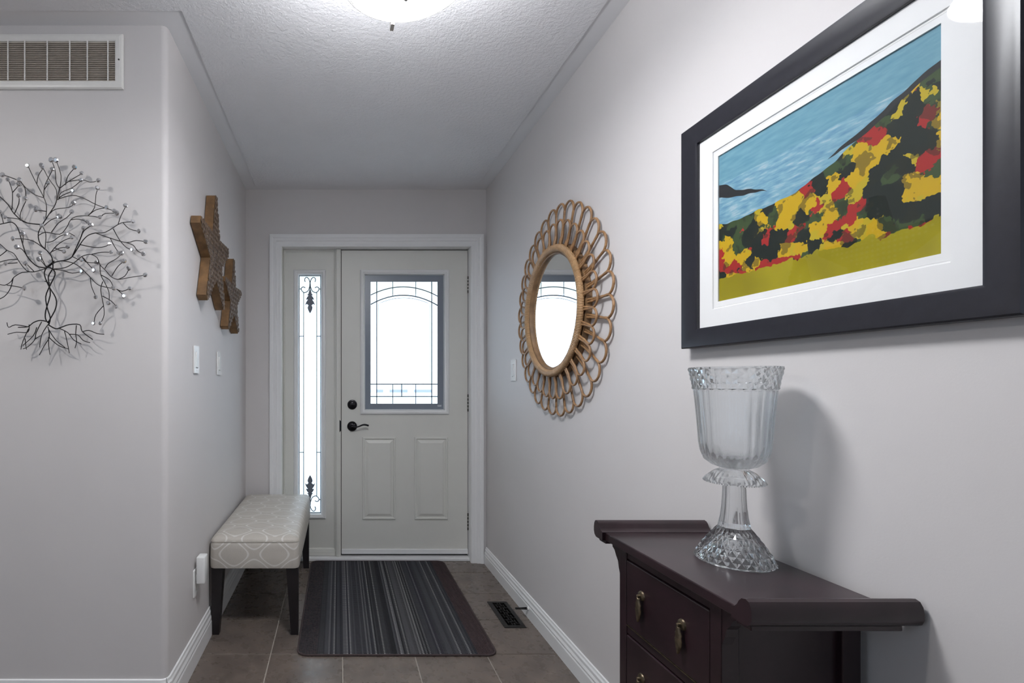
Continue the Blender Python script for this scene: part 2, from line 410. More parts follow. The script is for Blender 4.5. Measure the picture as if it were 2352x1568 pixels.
# floor: grout bed and one object for each tile
VH = (.823, .899, 2.440, 2.694)               # opening under the floor register
floor = struct(obj('floor', ring(B(), (XB-.12, XR, YB-.12, YW+.175), VH, -.12, -.003, mG), 'grout'))
TP, TX, TY, G = .316, .0166, 2.189, .0026
meshes = {}
for j in range(-14, 4):
    y0, y1 = TY+TP*j, TY+TP*(j+1)
    for i in range(-8, 5):
        x0, x1 = TX+TP*i, TX+TP*(i+1)
        cy1 = y1
        if (x0+x1)/2 < XL: cy1 = min(y1, YF)
        cy0, cy1, cx0, cx1 = max(y0, YB), min(cy1, YW+.02), max(x0, XB), min(x1, XR)
        if cx1-cx0 < .01 or cy1-cy0 < .01: continue
        key = (round(cx1-cx0, 4), round(cy1-cy0, 4))
        c = ((cx0+cx1)/2, (cy0+cy1)/2)
        if cx0 < VH[0] and cx1 > VH[1] and cy0 < VH[3] and cy1 > VH[2]:      # tile cut round the register
            hx, hy = key[0]/2-G, key[1]/2-G
            n0, n1, top = VH[0]-c[0], VH[1]-c[0], cy1 < VH[3]
            ny = (VH[2] if top else VH[3])-c[1]
            q = [(-hx, -hy), (hx, -hy), (hx, hy), (n1, hy), (n1, ny), (n0, ny), (n0, hy), (-hx, hy)] if top else [(-hx, -hy), (n0, -hy), (n0, ny), (n1, ny), (n1, -hy), (hx, -hy), (hx, hy), (-hx, hy)]
            obj('tile', prism(B(), [(c[0]+a, c[1]+b) for a, b in q], mG, -.003, 0), 'slate_tile', floor)
            continue
        if key not in meshes:
            hx, hy = key[0]/2-G, key[1]/2-G
            b = poly(B(), [[(-hx, -hy, 0), (hx, -hy, 0), (hx, hy, 0), (-hx, hy, 0)], [(-hx, -hy, .002), (hx, -hy, .002), (hx, hy, .002), (-hx, hy, .002)],
                           [(-hx+.0015, -hy+.0015, .003), (hx-.0015, -hy+.0015, .003), (hx-.0015, hy-.0015, .003), (-hx+.0015, hy-.0015, .003)]])
            bmesh.ops.recalc_face_normals(b, faces=b.faces)
            me = bpy.data.meshes.new('tile'); b.to_mesh(me); b.free(); me.materials.append(M['slate_tile']); meshes[key] = me
        t = bpy.data.objects.new('tile', meshes[key]); COL.objects.link(t); t.parent = floor
        t.location = Vector((c[0], c[1], -.003)) - floor.location
# baseboards
BP = [(0, 0), (.017, 0), (.017, .058), (.0145, .064), (.0155, .072), (.011, .082), (.011, .094), (.007, .1), (.0055, .108), (0, .11)]
BP = [(o+.0005, z) for o, z in BP]
BL = [(o, z*1.17) for o, z in BP]
struct(obj('baseboard_front', sweep(B(), [(XB, YF), (XL-RB, YF), arc[4]], BL), 'trim_white'))
struct(obj('baseboard_left', sweep(B(), [arc[4], (XL, YF+RB), (XL, YW)], BL), 'trim_white'))
struct(obj('baseboard_right', sweep(B(), [(XR, YW-.018), (XR, YB)], BP), 'trim_white'))
struct(obj('baseboard_back', sweep(B(), [(XR-.02, YB), (XB, YB)], BP), 'trim_white'))
struct(obj('baseboard_side', sweep(B(), [(XB, YB+.02), (XB, YF-.02)], BP), 'trim_white'))
# frames of the two unseen windows, added behind the camera for soft fill light
for n, (rect, mm) in enumerate((((-1.4, -.4, 1.1, 2.0), mD(YB)), ((-1.1, -.1, 1.1, 2.0), lambda u, v, h: (XB+h, u, v)))):
    w = struct(obj('window_%d' % (n+2), framesweep(B(), tuple(a+b for a, b in zip(rect, (-.06, .06, -.06, .06))), [(0, .001), (0, .018), (.05, .012), (.06, .012), (.06, .001)], (lambda u, v, h: (u, YB+h, v)) if n == 0 else mm), 'trim_white'))
    u0, u1, v0, v1 = rect
    bm = B()
    for t in (1/3, 2/3):
        a = u0+(u1-u0)*t
        prism(bm, [(a-.03, v0), (a+.03, v0), (a+.03, v1), (a-.03, v1)], (lambda u, v, h: (u, YB-h, v)) if n == 0 else (lambda u, v, h: (XB-h, u, v)), .04, .09)
    obj('mullion', bm, 'trim_white', w)
    obj('pane', prism(B(), [(u0, v0), (u1, v0), (u1, v1), (u0, v1)], (lambda u, v, h: (u, YB-h, v)) if n == 0 else (lambda u, v, h: (XB-h, u, v)), .02, .024), 'clear_pane', w)

# ------------------------------------------------------------------ entrance: casing, jambs, sill
CP = [(0, .0005), (0, .020), (.006, .021), (.020, .019), (.026, .015), (.034, .0165), (.042, .016), (.046, .011), (.060, .0105), (.066, .012), (.078, .010), (.080, .006), (.080, .0005)]
cas = thing('trim_1', (.25, YW, 0)); struct(cas, 'white moulded casing around the front door')
CX0, CX1, CZ = -.457, .958, 2.174
def casing(pts):     # mitred lengths: list of (outer corner, inward dirs)
    loops = []
    for (ux, uz, dx, dz) in pts: loops.append([(ux+dx*i, YW-h, uz+dz*i) for i, h in CP])
    return poly(B(), loops)
obj('side_casing', casing([(CX0, 0, 1, 0), (CX0, CZ, 1, -1)]), 'trim_white', cas, 25)
obj('side_casing', casing([(CX1, 0, -1, 0), (CX1, CZ, -1, -1)]), 'trim_white', cas, 25)
obj('head_casing', casing([(CX0, CZ, 1, -1), (CX1, CZ, -1, -1)]), 'trim_white', cas, 25)
jm = thing('trim_2', (.25, YW+.05, 0)); struct(jm, 'white door jamb and centre post')
JY0, JY1 = YW-.004, YW+.17
obj('jamb', box(B(), OX0, -.374, JY0, JY1, 0, OZ), 'door_cream', jm)
obj('jamb', box(B(), .8765, OX1, JY0, JY1, 0, OZ), 'trim_white', jm)
obj('head_jamb', box(B(), -.374, .8765, JY0, JY1, 2.096, OZ), 'trim_white', jm)
bm = B(); box(bm, -.021, .0145, 3.358, JY1, .021, 2.096, .003); box(bm, -.014, .004, 3.352, 3.36, .021, 2.096, .003)
obj('center_post', bm, 'door_cream', jm)
obj('stop', box(B(), .868, .8765, 3.432, JY1, .021, 2.096), 'trim_white', jm)
sl = struct(obj('trim_3', box(B(), -.374, .8765, 3.332, JY1, 0, .021, .004), 'trim_white'), 'white door sill')
obj('weatherstrip', ring(B(), (.0146, .8764, .0345, 2.0955), (.034, .857, .05, 2.076), -.0545, -.0455, mD(3.375)), 'rubber', jm)
obj('rubber_seal', box(B(), .0145, .8765, 3.40, 3.43, .0212, .034), 'rubber', sl)

# ------------------------------------------------------------------ sidelight (window_1)
SY = 3.386
mS = mD(SY)
sd = thing('window_1', (-.197, SY, .021)); struct(sd, 'narrow sidelight with scrolled ironwork beside the front door')
obj('panel', ring(B(), (-.374, -.021, .0215, 2.096), (-.285, -.108, .294, 1.938), -.045, 0, mS), 'door_cream', sd)
obj('edge_moulding', framesweep(B(), (-.373, -.0215, .06, 2.0955), [(0, .0002), (0, .012), (.006, .010), (.009, .004), (.013, .003), (.013, .0002)], mS), 'door_cream', sd)
obj('bottom_moulding', box(B(), -.373, -.0215, SY-.016, SY-.0002, .0215, .0595, .006), 'door_cream', sd)
LP = [(0, .0003), (0, .004), (.005, .007), (.007, .014), (.018, .016), (.024, .010), (.030, .009), (.034, -.004), (.036, -.012), (.030, -.012), (.030, .0003)]
SR = (-.307, -.0865, .27, 1.961)
obj('glass_frame', framesweep(B(), SR, LP, mS), 'lite_white', sd, 40)
GX0, GX1, GZ0, GZ1 = -.271, -.1225, .306, 1.925
obj('frosted_pane', prism(B(), [(GX0-.01, GZ0-.01), (GX1+.01, GZ0-.01), (GX1+.01, GZ1+.01), (GX0-.01, GZ1+.01)], mS, -.028, -.022), 'frosted_pane', sd)
def sp(xc, yc, top=True):            # point of the ironwork from the photograph, mirrored for the lower end
    X = (660+xc/5.225-778)/339; Z = 1.19+(280-yc/5.227)/339
    return (X, SY+.016, Z if top else 2*1.1155-Z)
iron = None
bm = B()
for xc in (192, 350):
    a, b = sp(xc, 365), sp(xc, 365, False); tube(bm, [a, b], .0029, 6)
iron = obj('iron_bar', bm, 'iron_grey', sd)
bm = framesweep(B(), (GX0-.001, GX1+.001, GZ0-.001, GZ1+.001), [(0, -.020), (0, -.012), (.005, -.012), (.005, -.020)], mS)
obj('iron_border', bm, 'iron_grey', sd)
for yc in (893,):
    for top in (True, False):
        for a, b in ((145, 192), (350, 398)): obj('iron_bar', tube(B(), [sp(a, yc, top), sp(b, yc, top)], .0029, 6), 'iron_grey', sd)
leafh = [(320, 5), (350, 12), (380, 20), (400, 37), (401, 18), (422, 36), (452, 50), (450, 26), (480, 46), (522, 62), (504, 40), (522, 18), (545, 31), (570, 26), (600, 12), (617, 1)]
for top in (True, False):
    for sgn in (1, -1):
        for pts in ([(270, 250), (256, 205), (228, 180), (206, 200), (206, 225), (214, 236)], [(263, 296), (247, 343), (205, 366), (172, 346), (163, 316), (185, 297), (212, 308)], [(163, 322), (146, 322)]):
            P = [sp(270+sgn*(x-270), y, top) for x, y in pts]
            obj('scroll', tube(B(), smoothpath(P, 4), .0031, 6), 'iron_grey', sd, 60)
    pts = [(270-w, y) for y, w in leafh] + [(270+w, y) for y, w in reversed(leafh)]
    lp = [sp(x, y, top) for x, y in pts]
    bm = poly(B(), [[(x, y-.003, z) for x, y, z in lp], [(x, y+.001, z) for x, y, z in lp]])
    obj('iron_leaf', bm, 'iron_grey', sd)
    obj('leaf_stem', tube(B(), [sp(270, y, top) for y in (238, 260, 290, 325)], [.002, .0045, .0058, .0025], 6), 'iron_grey', sd)

# ------------------------------------------------------------------ front door (door_1)
DY = 3.375
mDo = mD(DY)
dr = thing('door_1', (.445, DY, .03)); struct(dr, 'cream front door with leaded window and two raised panels')
DX0, DX1, DZ0, DZ1 = .0185, .8725, .036, 2.090
obj('leaf', ring(B(), (DX0, DX1, DZ0, DZ1), (.168, .724, 1.0, 1.935), -.045, 0, mDo), 'door_cream', dr)
DR = (.1445, .748, .978, 1.960)
obj('glass_frame', framesweep(B(), DR, LP, mDo), 'lite_white', dr, 40)
gx0, gx1, gz0, gz1 = .180, .7125, 1.0135, 1.9245
obj('glass_border', ring(B(), (gx0-.004, gx1+.004, gz0-.004, gz1+.004), (.2175, .6725, 1.052, 1.881), -.020, -.0175, mDo), 'glass_border', dr)
lb = obj('maker_mark', prism(B(), [(.672, 1.0385), (.700, 1.0385), (.700, 1.0415), (.672, 1.0415)], mDo, -.0174, -.0172), 'print_white', dr)
obj('mark_line', prism(B(), [(.673, 1.0325), (.699, 1.0325), (.699, 1.0355), (.673, 1.0355)], mDo, -.0174, -.0172), 'print_white', lb)
def dp(cx, cy): return ((600+cx/3.92-778)/339, 1.19+(880-520-cy/3.92)/339)
def came(name, pts, r, mat='caming'):
    return obj(name, tube(B(), [(a, DY+.0195, b) for a, b in pts], r, 6), mat, dr, 60)
def arch(cl, cp, cr, n=16):          # arch through left end, peak, right end
    (x0, y0), (x1, y1), (x2, y2) = dp(*cl), dp(*cp), dp(*cr)
    out = []
    for k in range(n+1):
        t = k/n; x = x0+(x2-x0)*t
        q = (y0*(x-x1)*(x-x2)/((x0-x1)*(x0-x2)) + y1*(x-x0)*(x-x2)/((x1-x0)*(x1-x2)) + y2*(x-x0)*(x-x1)/((x2-x0)*(x2-x1)))
        out.append((x, q))
    return out
A1 = arch((988, 612), (1290, 538), (1593, 622)); A2 = arch((988, 697), (1290, 614), (1593, 706)); A3 = arch((1060, 690), (1290, 638), (1522, 692))
XA, XBn = dp(1042, 0)[0], dp(1540, 0)[0]
ZB1, ZB2 = dp(0, 1419)[1], dp(0, 1531)[1]
came('came', A1, .0034); came('came', A2, .0040)
for x in (XA, XBn): came('came', [(x, 1.052), (x, 1.881)], .0034)
for z in (ZB1, ZB2): came('came', [(.2175, z), (.6725, z)], .0034)
def arcz(A, x):
    for (x0, z0), (x1, z1) in zip(A, A[1:]):
        if x0 <= x <= x1: return z0+(z1-z0)*(x-x0)/(x1-x0)
for cx in (1188, 1395):
    x = dp(cx, 0)[0]
    came('came', [(x, arcz(A2, x)), (x, 1.881)], .0024); came('came', [(x, 1.052), (x, ZB1)], .0026)
x = dp(1268, 0)[0]; came('came', [(x, ZB2), (x, ZB1+.004)], .0036)
rb = [A3[0]] + A3[1:] + [(A3[-1][0], dp(0, 1398)[1]), (A3[0][0], dp(0, 1398)[1])]
obj('bevel_line', tube(B(), [(a, DY+.0195, b) for a, b in rb], .0018, 5, closed=True), 'caming_thin', dr)
# the panes: clear centre panes, frosted outer panes
def panep(mat, pts): return obj('pane', prism(B(), pts, mDo, -.026, -.022), mat, dr)
e = .0004
inA = [p for p in A2 if XA < p[0] < XBn]
zl, zr = arcz(A2, XA), arcz(A2, XBn)
panep('clear_pane', [(XA+e, ZB1+e), (XBn-e, ZB1+e), (XBn-e, zr-e)] + [(a, b-e) for a, b in reversed(inA)] + [(XA+e, zl-e)])
inB = [p for p in A1 if XA < p[0] < XBn]
yl, yr = arcz(A1, XA), arcz(A1, XBn)
panep('clear_pane', [(XA+e, zl+e)] + [(a, b+e) for a, b in inA] + [(XBn-e, zr+e), (XBn-e, yr-e)] + [(a, b-e) for a, b in reversed(inB)] + [(XA+e, yl-e)])
panep('frosted_pane', [(XA+e, yl+e)] + [(a, b+e) for a, b in inB] + [(XBn-e, yr+e), (XBn-e, 1.885), (XA+e, 1.885)])
panep('frosted_pane', [(.214, 1.05), (XA-e, 1.05), (XA-e, 1.885), (.214, 1.885)])
panep('frosted_pane', [(XBn+e, 1.05), (.676, 1.05), (.676, 1.885), (XBn+e, 1.885)])
panep('clear_pane', [(XA+e, ZB2+e), (XBn-e, ZB2+e), (XBn-e, ZB1-e), (XA+e, ZB1-e)])
panep('frosted_pane', [(XA+e, 1.05), (XBn-e, 1.05), (XBn-e, ZB2-e), (XA+e, ZB2-e)])
# raised panels
PP = [(0, .0002), (0, .005), (.005, .009), (.012, .0085), (.016, .001), (.021, .0008), (.040, .009), (.042, .009), (.042, .0002)]
for (x0, x1) in ((.161, .386), (.513, .739)):
    p = obj('raised_panel', framesweep(B(), (x0, x1, .268, .826), PP, mDo), 'door_cream', dr)
    obj('field', prism(B(), [(x0+.042, .310), (x1-.042, .310), (x1-.042, .784), (x0+.042, .784)], mDo, .0002, .009), 'door_cream', p)
obj('door_sweep', box(B(), DX0, DX1+.002, DY-.010, DY-.0002, .036, .070, .004), 'trim_white', dr)
# hardware
def yl_(c, prof, n=28): return lathe(B(), prof, c, n, 'y')
db = obj('deadbolt', yl_((.0915, DY, 1.046), [(.033, -.0002), (.033, -.006), (.031, -.010), (.024, -.012), (.022, -.018), (.019, -.020), (.001, -.021)]), 'bronze', dr, 40)
obj('thumb_turn', box(B(), .076, .107, DY-.034, DY-.0205, 1.041, 1.051, .003), 'bronze', db)
rs = obj('lever_handle', yl_((.0910, DY, .899), [(.034, -.0002), (.034, -.005), (.030, -.012), (.022, -.018), (.013, -.021), (.012, -.034), (.011, -.046), (.006, -.050), (.001, -.051)]), 'bronze', dr, 40)
lev = smoothpath([(.093, DY-.043, .901), (.115, DY-.046, .897), (.135, DY-.048, .902), (.158, DY-.048, .9115), (.178, DY-.047, .913), (.200, DY-.045, .907)], 4)
bm = tube(B(), lev, [.0065 if k < 4 else .0045+.0018*min(1, max(0, (k-7)/9)) for k in range(len(lev))], 10); obj('lever', bm, 'bronze', rs, 60)
obj('strike_plate', prism(B(), [(.006, .86), (.0144, .87), (.0144, .935), (.006, .945)], mDo, .0172, .019), 'bronze', jm)
for z0, z1 in ((1.800, 1.912), (1.0, 1.115), (.198, .312)):
    h = obj('hinge', tube(B(), [(.8745, DY-.007, z0), (.8745, DY-.007, z1)], .0045, 10), 'hinge_bronze', dr, 40)
    for k in range(1, 5):
        zz = z0+(z1-z0)*k/5
        obj('knuckle', lathe(B(), [(.0051, -.003), (.0053, 0), (.0051, .003)], (.8745, DY-.007, zz), 10), 'nickel', h, 40)

# ------------------------------------------------------------------ outside
pr = struct(obj('porch_floor', box(B(), -3, 4, YW+.18, 9, -.2, -.06), 'porch_stone'))
pc = thing('porch_soffit', (.5, 4.8, 2.30)); struct(pc)
for k in range(18):
    obj('board', box(B(), -2.2, 3.4, 3.50+.15*k, 3.645+.15*k, 2.30, 2.33, .004), 'soffit', pc)
struct(obj('street', box(B(), -25, 25, 9, 40, -1.6, -1.4), 'porch_stone'))
hs = thing('neighbour_house', (3, 16, -1.4), 'pale neighbouring house seen through the leaded door glass', 'house')
obj('wall', box(B(), -6, 12, 16, 17, -1.4, 5), 'siding', hs)
gd = obj('garage_door', box(B(), .7, 3.05, 15.94, 15.999, -1.4, 1.12, .01), 'siding', hs)
for k in range(3): obj('pane', box(B(), .85+.78*k, 1.42+.78*k, 15.92, 15.9395, .90, .99), 'garage_glass', gd)
obj('downpipe', tube(B(), [(3.3, 15.9, -1.4), (3.3, 15.9, 5)], .07, 10), 'garage_glass', hs)

# ------------------------------------------------------------------ ceiling lamps
def bowl_lamp(name, c, zr, R, glowmat, label, clip_a):
    t = thing(name, (c[0], c[1], ZC), label, 'lamp')
    cx, cy = c
    obj('canopy', lathe(B(), [(.065, 0), (.065, -.012), (.055, -.024), (.02, -.03)], (cx, cy, ZC-.0002-.006), 28), 'nickel', t, 40)
    obj('stem', tube(B(), [(cx, cy, ZC-.03), (cx, cy, zr-.03)], .008, 12), 'nickel', t, 60)
    prof = [(R*.945*(1-k/9), -R*.26*(1-(1-k/9)**2)) for k in range(9)] + [(.004, -R*.26)]
    inn = [(r*.985, h*.96+.002) for r, h in prof]
    gb = obj('glass_bowl', lathe(B(), prof, (cx, cy, zr), 40, cap0=False, cap1=True), glowmat, t, 60)
    obj('bowl_inside', lathe(B(), inn, (cx, cy, zr), 40, cap0=False, cap1=True), 'bowl_inside', gb, 60)
    obj('bowl_edge', lathe(B(), [(R*.946, -.001), (R*.965, .001), (R*.995, .006), (R*.995, .009), (R*.965, .004), (R*.946, .002)], (cx, cy, zr), 48, cap0=False, cap1=False), 'bowl_edge', t, 60)
    obj('rim_wire', tube(B(), [(cx+R*math.cos(a), cy+R*math.sin(a), zr+.0075) for a in [2*PI*k/64 for k in range(64)]], .0018, 6, closed=True), 'nickel', t, 60)
    for k in range(3):
        a = clip_a+2*PI*k/3; d = Vector((math.cos(a), math.sin(a))); n = Vector((-d.y, d.x))
        def mm(u, v, h): return (cx+d.x*u+n.x*h, cy+d.y*u+n.y*h, zr+v)
        obj('clip', prism(B(), [(R*.96, -.004), (R+.012, -.010), (R+.014, .004), (R+.014, .016), (R*.96, .012)], mm, -.005, .005), 'nickel', t)
        obj('arm', tube(B(), [mm(R+.004, .012, 0), mm(R*.7, .10, 0), mm(.01, ZC-zr-.07, 0)], .0035, 8), 'nickel', t, 60)
    obj('finial', lathe(B(), [(.003, -R*.26+.004), (.011, -R*.26-.001), (.010, -R*.26-.008), (.003, -R*.26-.016)], (cx, cy, zr), 16), 'nickel', t, 60)
    return t
bowl_lamp('ceiling_lamp', (.167, 1.236), 2.197, .163, 'bowl_glow', 'frosted glass bowl lamp with metal clips hanging from the hall ceiling', PI/2+.10)
bowl_lamp('ceiling_lamp_offscreen', (-1.55, .75), 2.385, .070, 'bowl_glow_room', 'small frosted glass ceiling lamp lighting the room beside the wire tree', PI/2)

# ------------------------------------------------------------------ return-air grille
vt = thing('air_vent', (-1.15, YF, 2.243), 'white return air grille with beige slats high beside the ceiling', 'air vent')
VX0, VX1, VZ0, VZ1 = -1.535, -.772, 2.243, 2.440
obj('frame', framesweep(B(), (VX0, VX1, VZ0, VZ1), [(0, .0005), (0, .006), (.004, .011), (.012, .0125), (.024, .0125), (.0275, .010), (.0275, .0005)], mF), 'vent_white', vt)
wx0, wx1, wz0, wz1 = VX0+.0277, VX1-.0277, VZ0+.0277, VZ1-.0277
obj('backing', prism(B(), [(wx0, wz0), (wx1, wz0), (wx1, wz1), (wx0, wz1)], mF, .0004, .0012), 'vent_slat', vt)
ns = 21; pitch = (wz1-wz0)/ns
for k in range(ns):
    z = wz0+pitch*(k+.5)
    obj('slat', poly(B(), [[(x, YF-.0108, z-.0034), (x, YF-.0096, z-.0040), (x, YF-.002, z+.0030), (x, YF-.003, z+.0038)] for x in (wx0, wx1)]), 'vent_slat', vt)
for cx in (68, 210, 400, 590, 738, 912):
    X = (cx/3.675-778)/643
    obj('mullion', box(B(), X-.0023, X+.0023, YF-.0122, YF-.0112, wz0, wz1), 'vent_white', vt)
for X in (-1.24, -1.31, -1.39, -1.46): obj('mullion', box(B(), X-.0023, X+.0023, YF-.0122, YF-.0112, wz0, wz1), 'vent_white', vt)
for X in (VX1-.013, VX0+.013): obj('screw', lathe(B(), [(.0032, -.0125), (.003, -.014), (.001, -.0145)], (X, YF, 2.345), 10, 'y'), 'slot_dark', vt)

# ------------------------------------------------------------------ wire tree on the wall beside the hall
tr = thing('wire_tree', (-1.03, YF, 1.27), 'black wire tree wall sculpture with twisted trunk and clear crystal beads', 'wall art')
SC = F/1.755
def tp(x, y, off=.035): return Vector(((x/3.135-778)*(YF-off)/F, YF-off, H+(880-340-y/3.135)*(YF-off)/F))
thick = [
 [(392, 812), (335, 862), (320, 912), (355, 1000), (402, 1080), (402, 1150), (366, 1222), (345, 1256)],
 [(328, 850), (380, 872), (396, 912), (355, 1000), (329, 1070), (340, 1150), (362, 1222), (350, 1276)],
 [(375, 800), (381, 862), (348, 925), (357, 1000), (361, 1062), (329, 1172), (329, 1232), (352, 1262)],
 [(381, 862), (375, 790), (340, 740), (290, 690), (275, 620), (300, 560), (350, 480), (400, 400), (430, 290)],
 [(340, 860), (400, 820), (480, 805), (520, 780), (560, 720), (600, 660), (640, 625), (690, 610)],
 [(335, 862), (280, 855), (240, 830), (190, 770), (160, 680), (130, 580), (90, 535), (40, 540), (-20, 556), (-80, 600)],
 [(520, 780), (575, 660), (605, 595), (660, 556)],
 [(300, 550), (240, 545), (170, 530), (100, 470), (60, 410), (0, 350), (-70, 300)],
 [(345, 1250), (290, 1240), (240, 1256), (200, 1286), (130, 1290)], [(345, 1270), (400, 1300), (440, 1290), (500, 1270), (575, 1272), (592, 1320), (668, 1378)],
]
thin = [
 [(430, 290), (440, 200), (405, 90)], [(430, 290), (405, 250), (396, 160), (372, 88)], [(430, 290), (480, 250), (510, 230), (592, 182)],
 [(470, 265), (490, 200), (540, 140)], [(495, 240), (590, 228), (650, 245), (712, 235)], [(420, 372), (440, 320), (520, 285), (587, 232)],
 [(415, 372), (450, 340), (528, 308)], [(405, 392), (405, 300), (350, 220), (303, 126)], [(265, 260), (275, 200), (312, 144)], [(420, 366), (520, 340), (600, 360), (700, 410), (825, 453)],
 [(330, 500), (335, 420), (315, 355), (265, 260), (235, 200), (202, 130)], [(315, 355), (320, 280), (345, 220), (380, 154)], [(318, 300), (350, 254)],
 [(315, 357), (250, 335), (190, 290), (143, 232)], [(143, 236), (60, 205), (22, 195)], [(335, 456), (262, 446)], [(360, 470), (400, 440), (500, 425), (535, 397)],
 [(315, 560), (370, 515), (433, 495)], [(370, 606), (420, 540), (480, 500), (520, 460)], [(275, 630), (330, 605), (430, 620), (480, 570), (510, 515), (560, 490), (640, 488), (722, 500)],
 [(510, 516), (570, 512), (640, 537)], [(635, 486), (680, 430), (690, 340), (705, 290)], [(635, 486), (690, 445), (770, 428)], [(722, 498), (760, 470), (843, 470)],
 [(325, 722), (330, 620), (305, 560)], [(335, 678), (380, 670), (430, 635), (476, 620)], [(362, 757), (410, 700), (470, 660), (522, 645)], [(375, 745), (430, 720), (492, 712)], [(390, 718), (465, 748)],
 [(690, 610), (760, 605), (850, 550), (890, 535), (960, 530)], [(850, 550), (870, 490), (908, 415)], [(885, 536), (930, 580), (1002, 600)], [(690, 612), (800, 650), (910, 680), (980, 665), (1052, 675)],
 [(910, 680), (960, 700), (990, 740), (1035, 762)], [(815, 580), (860, 660), (910, 715), (953, 732)], [(795, 650), (820, 700), (857, 757)], [(575, 660), (605, 576)], [(580, 695), (680, 715), (750, 710), (792, 690)],
 [(381, 870), (470, 860), (540, 820), (590, 780), (650, 765), (700, 790), (720, 840), (760, 880), (800, 925), (850, 945), (940, 930), (1048, 914)], [(660, 765), (730, 750), (803, 750)],
 [(755, 868), (780, 830), (840, 795), (880, 757)], [(805, 920), (850, 850), (895, 815)], [(850, 945), (900, 920), (930, 867)], [(590, 781), (620, 820), (700, 825)], [(600, 790), (640, 840), (680, 880)],
 [(520, 780), (560, 800), (590, 808)], [(440, 810), (520, 825), (580, 860), (640, 920), (700, 980), (750, 998), (823, 1012)], [(380, 872), (450, 880), (520, 900), (593, 887)], [(650, 935), (660, 1000), (692, 1073)],
 [(720, 840), (725, 910), (760, 980), (785, 1040), (785, 1115)], [(730, 915), (790, 950), (818, 1006)], [(740, 960), (725, 1020), (745, 1130), (750, 1200), (725, 1262)], [(745, 1135), (690, 1200), (677, 1262)],
 [(738, 1065), (800, 1100), (840, 1143)], [(840, 1015), (880, 1030), (937, 1010)], [(840, 1015), (870, 1040), (895, 1065)],
 [(25, 541), (15, 500), (5, 462)], [(192, 772), (160, 730), (125, 714)], [(164, 690), (168, 620)], [(330, 852), (300, 790), (292, 757)], [(326, 848), (287, 800)], [(340, 740), (250, 675), (180, 655), (97, 653)],
 [(335, 864), (250, 890), (190, 880), (140, 820), (100, 760), (50, 735), (0, 690), (-70, 640)], [(50, 736), (0, 775), (-60, 800)], [(122, 800), (60, 805), (0, 820), (-80, 850)], [(125, 825), (45, 832)], [(245, 888), (188, 830)],
 [(240, 890), (160, 895), (100, 930), (80, 960), (40, 985), (0, 982), (-100, 960)], [(95, 936), (75, 1010), (40, 1060), (0, 1085), (-60, 1110), (-110, 1165)], [(50, 986), (110, 995), (180, 1010)],
 [(200, 540), (130, 510), (40, 500)], [(145, 522), (150, 460), (192, 370)], [(105, 470), (135, 400), (138, 345)], [(85, 448), (90, 320), (60, 228)], [(90, 320), (141, 262)], [(143, 236), (180, 290), (188, 362)],
 [(-80, 600), (-150, 590), (-230, 640)], [(-80, 600), (-140, 660), (-190, 740)], [(-70, 300), (-120, 280), (-170, 320)], [(-30, 330), (-60, 250), (-50, 190)], [(-60, 410), (-120, 420), (-200, 460)], [(0, 352), (-60, 410)],
]
roots = [
 [(200, 1286), (110, 1272), (62, 1290), (50, 1255)], [(210, 1270), (200, 1325), (120, 1325), (55, 1340)], [(205, 1300), (165, 1390), (150, 1450)], [(265, 1290), (240, 1350), (165, 1420)],
 [(300, 1250), (260, 1330), (250, 1380), (200, 1430), (165, 1445)], [(180, 1370), (190, 1450)], [(345, 1270), (300, 1345), (285, 1435)], [(250, 1375), (292, 1350)], [(345, 1285), (355, 1360), (320, 1420), (283, 1490)],
 [(350, 1360), (350, 1420), (360, 1487)], [(350, 1305), (400, 1380), (468, 1435)], [(355, 1365), (420, 1420), (490, 1445)], [(430, 1298), (490, 1330), (530, 1380), (585, 1410)], [(465, 1316), (480, 1380), (500, 1475)],
 [(500, 1340), (560, 1345), (600, 1385), (648, 1400)], [(550, 1275), (545, 1340), (552, 1390), (540, 1440)], [(594, 1322), (640, 1312), (700, 1335), (750, 1340)],
]
def wires(lst, r0, r1, name, gems=False):
    for P in lst:
        n = len(P); o0 = .034+random.uniform(-.003, .003); o1 = o0+(random.uniform(-.010, .010) if gems else random.uniform(-.004, .004))
        pts = smoothpath([tp(x, y, o0+(o1-o0)*k/(n-1)) for k, (x, y) in enumerate(P)], 3)
        k = len(pts)
        obj(name, tube(B(), pts, [r0+(r1-r0)*i/(k-1) for i in range(k)], 6), 'wire', tr, 60)
        if gems: ends.append(pts[-1])
ends = []
wires(thick[:3], .0023, .0023, 'trunk_wire'); wires(thick[3:8], .0022, .0017, 'branch'); wires(thick[8:], .0022, .0016, 'root'); wires(thin, .0016, .0013, 'branch', True); wires(roots, .0017, .0013, 'root')
ends += [tp(660, 556, .036), tp(-80, 300, .036)]
bm = lathe(B(), [(.0052, -.0046), (.0086, -.002), (.0086, .001), (.004, .0046)], (0, 0, 0), 8, 'y')
bmesh.ops.recalc_face_normals(bm, faces=bm.faces)
gem = bpy.data.meshes.new('crystal_bead'); bm.to_mesh(gem); bm.free(); gem.materials.append(M['gem'])
for p in ends:
    o = bpy.data.objects.new('crystal_bead', gem); COL.objects.link(o); o.parent = tr; o.location = p-Vector((0, .003, 0))-tr.location
    k = random.uniform(.82, 1.12); o.scale = (k, k, k); o.rotation_euler = (random.uniform(-.35, .35), random.uniform(0, 1), random.uniform(-.35, .35))
for X, Z in ((-1.036, 1.55), (-.95, 1.72)): obj('wall_peg', tube(B(), [(X, YF-.0005, Z), (X, YF-.034, Z)], .0015, 6), 'wire', tr)

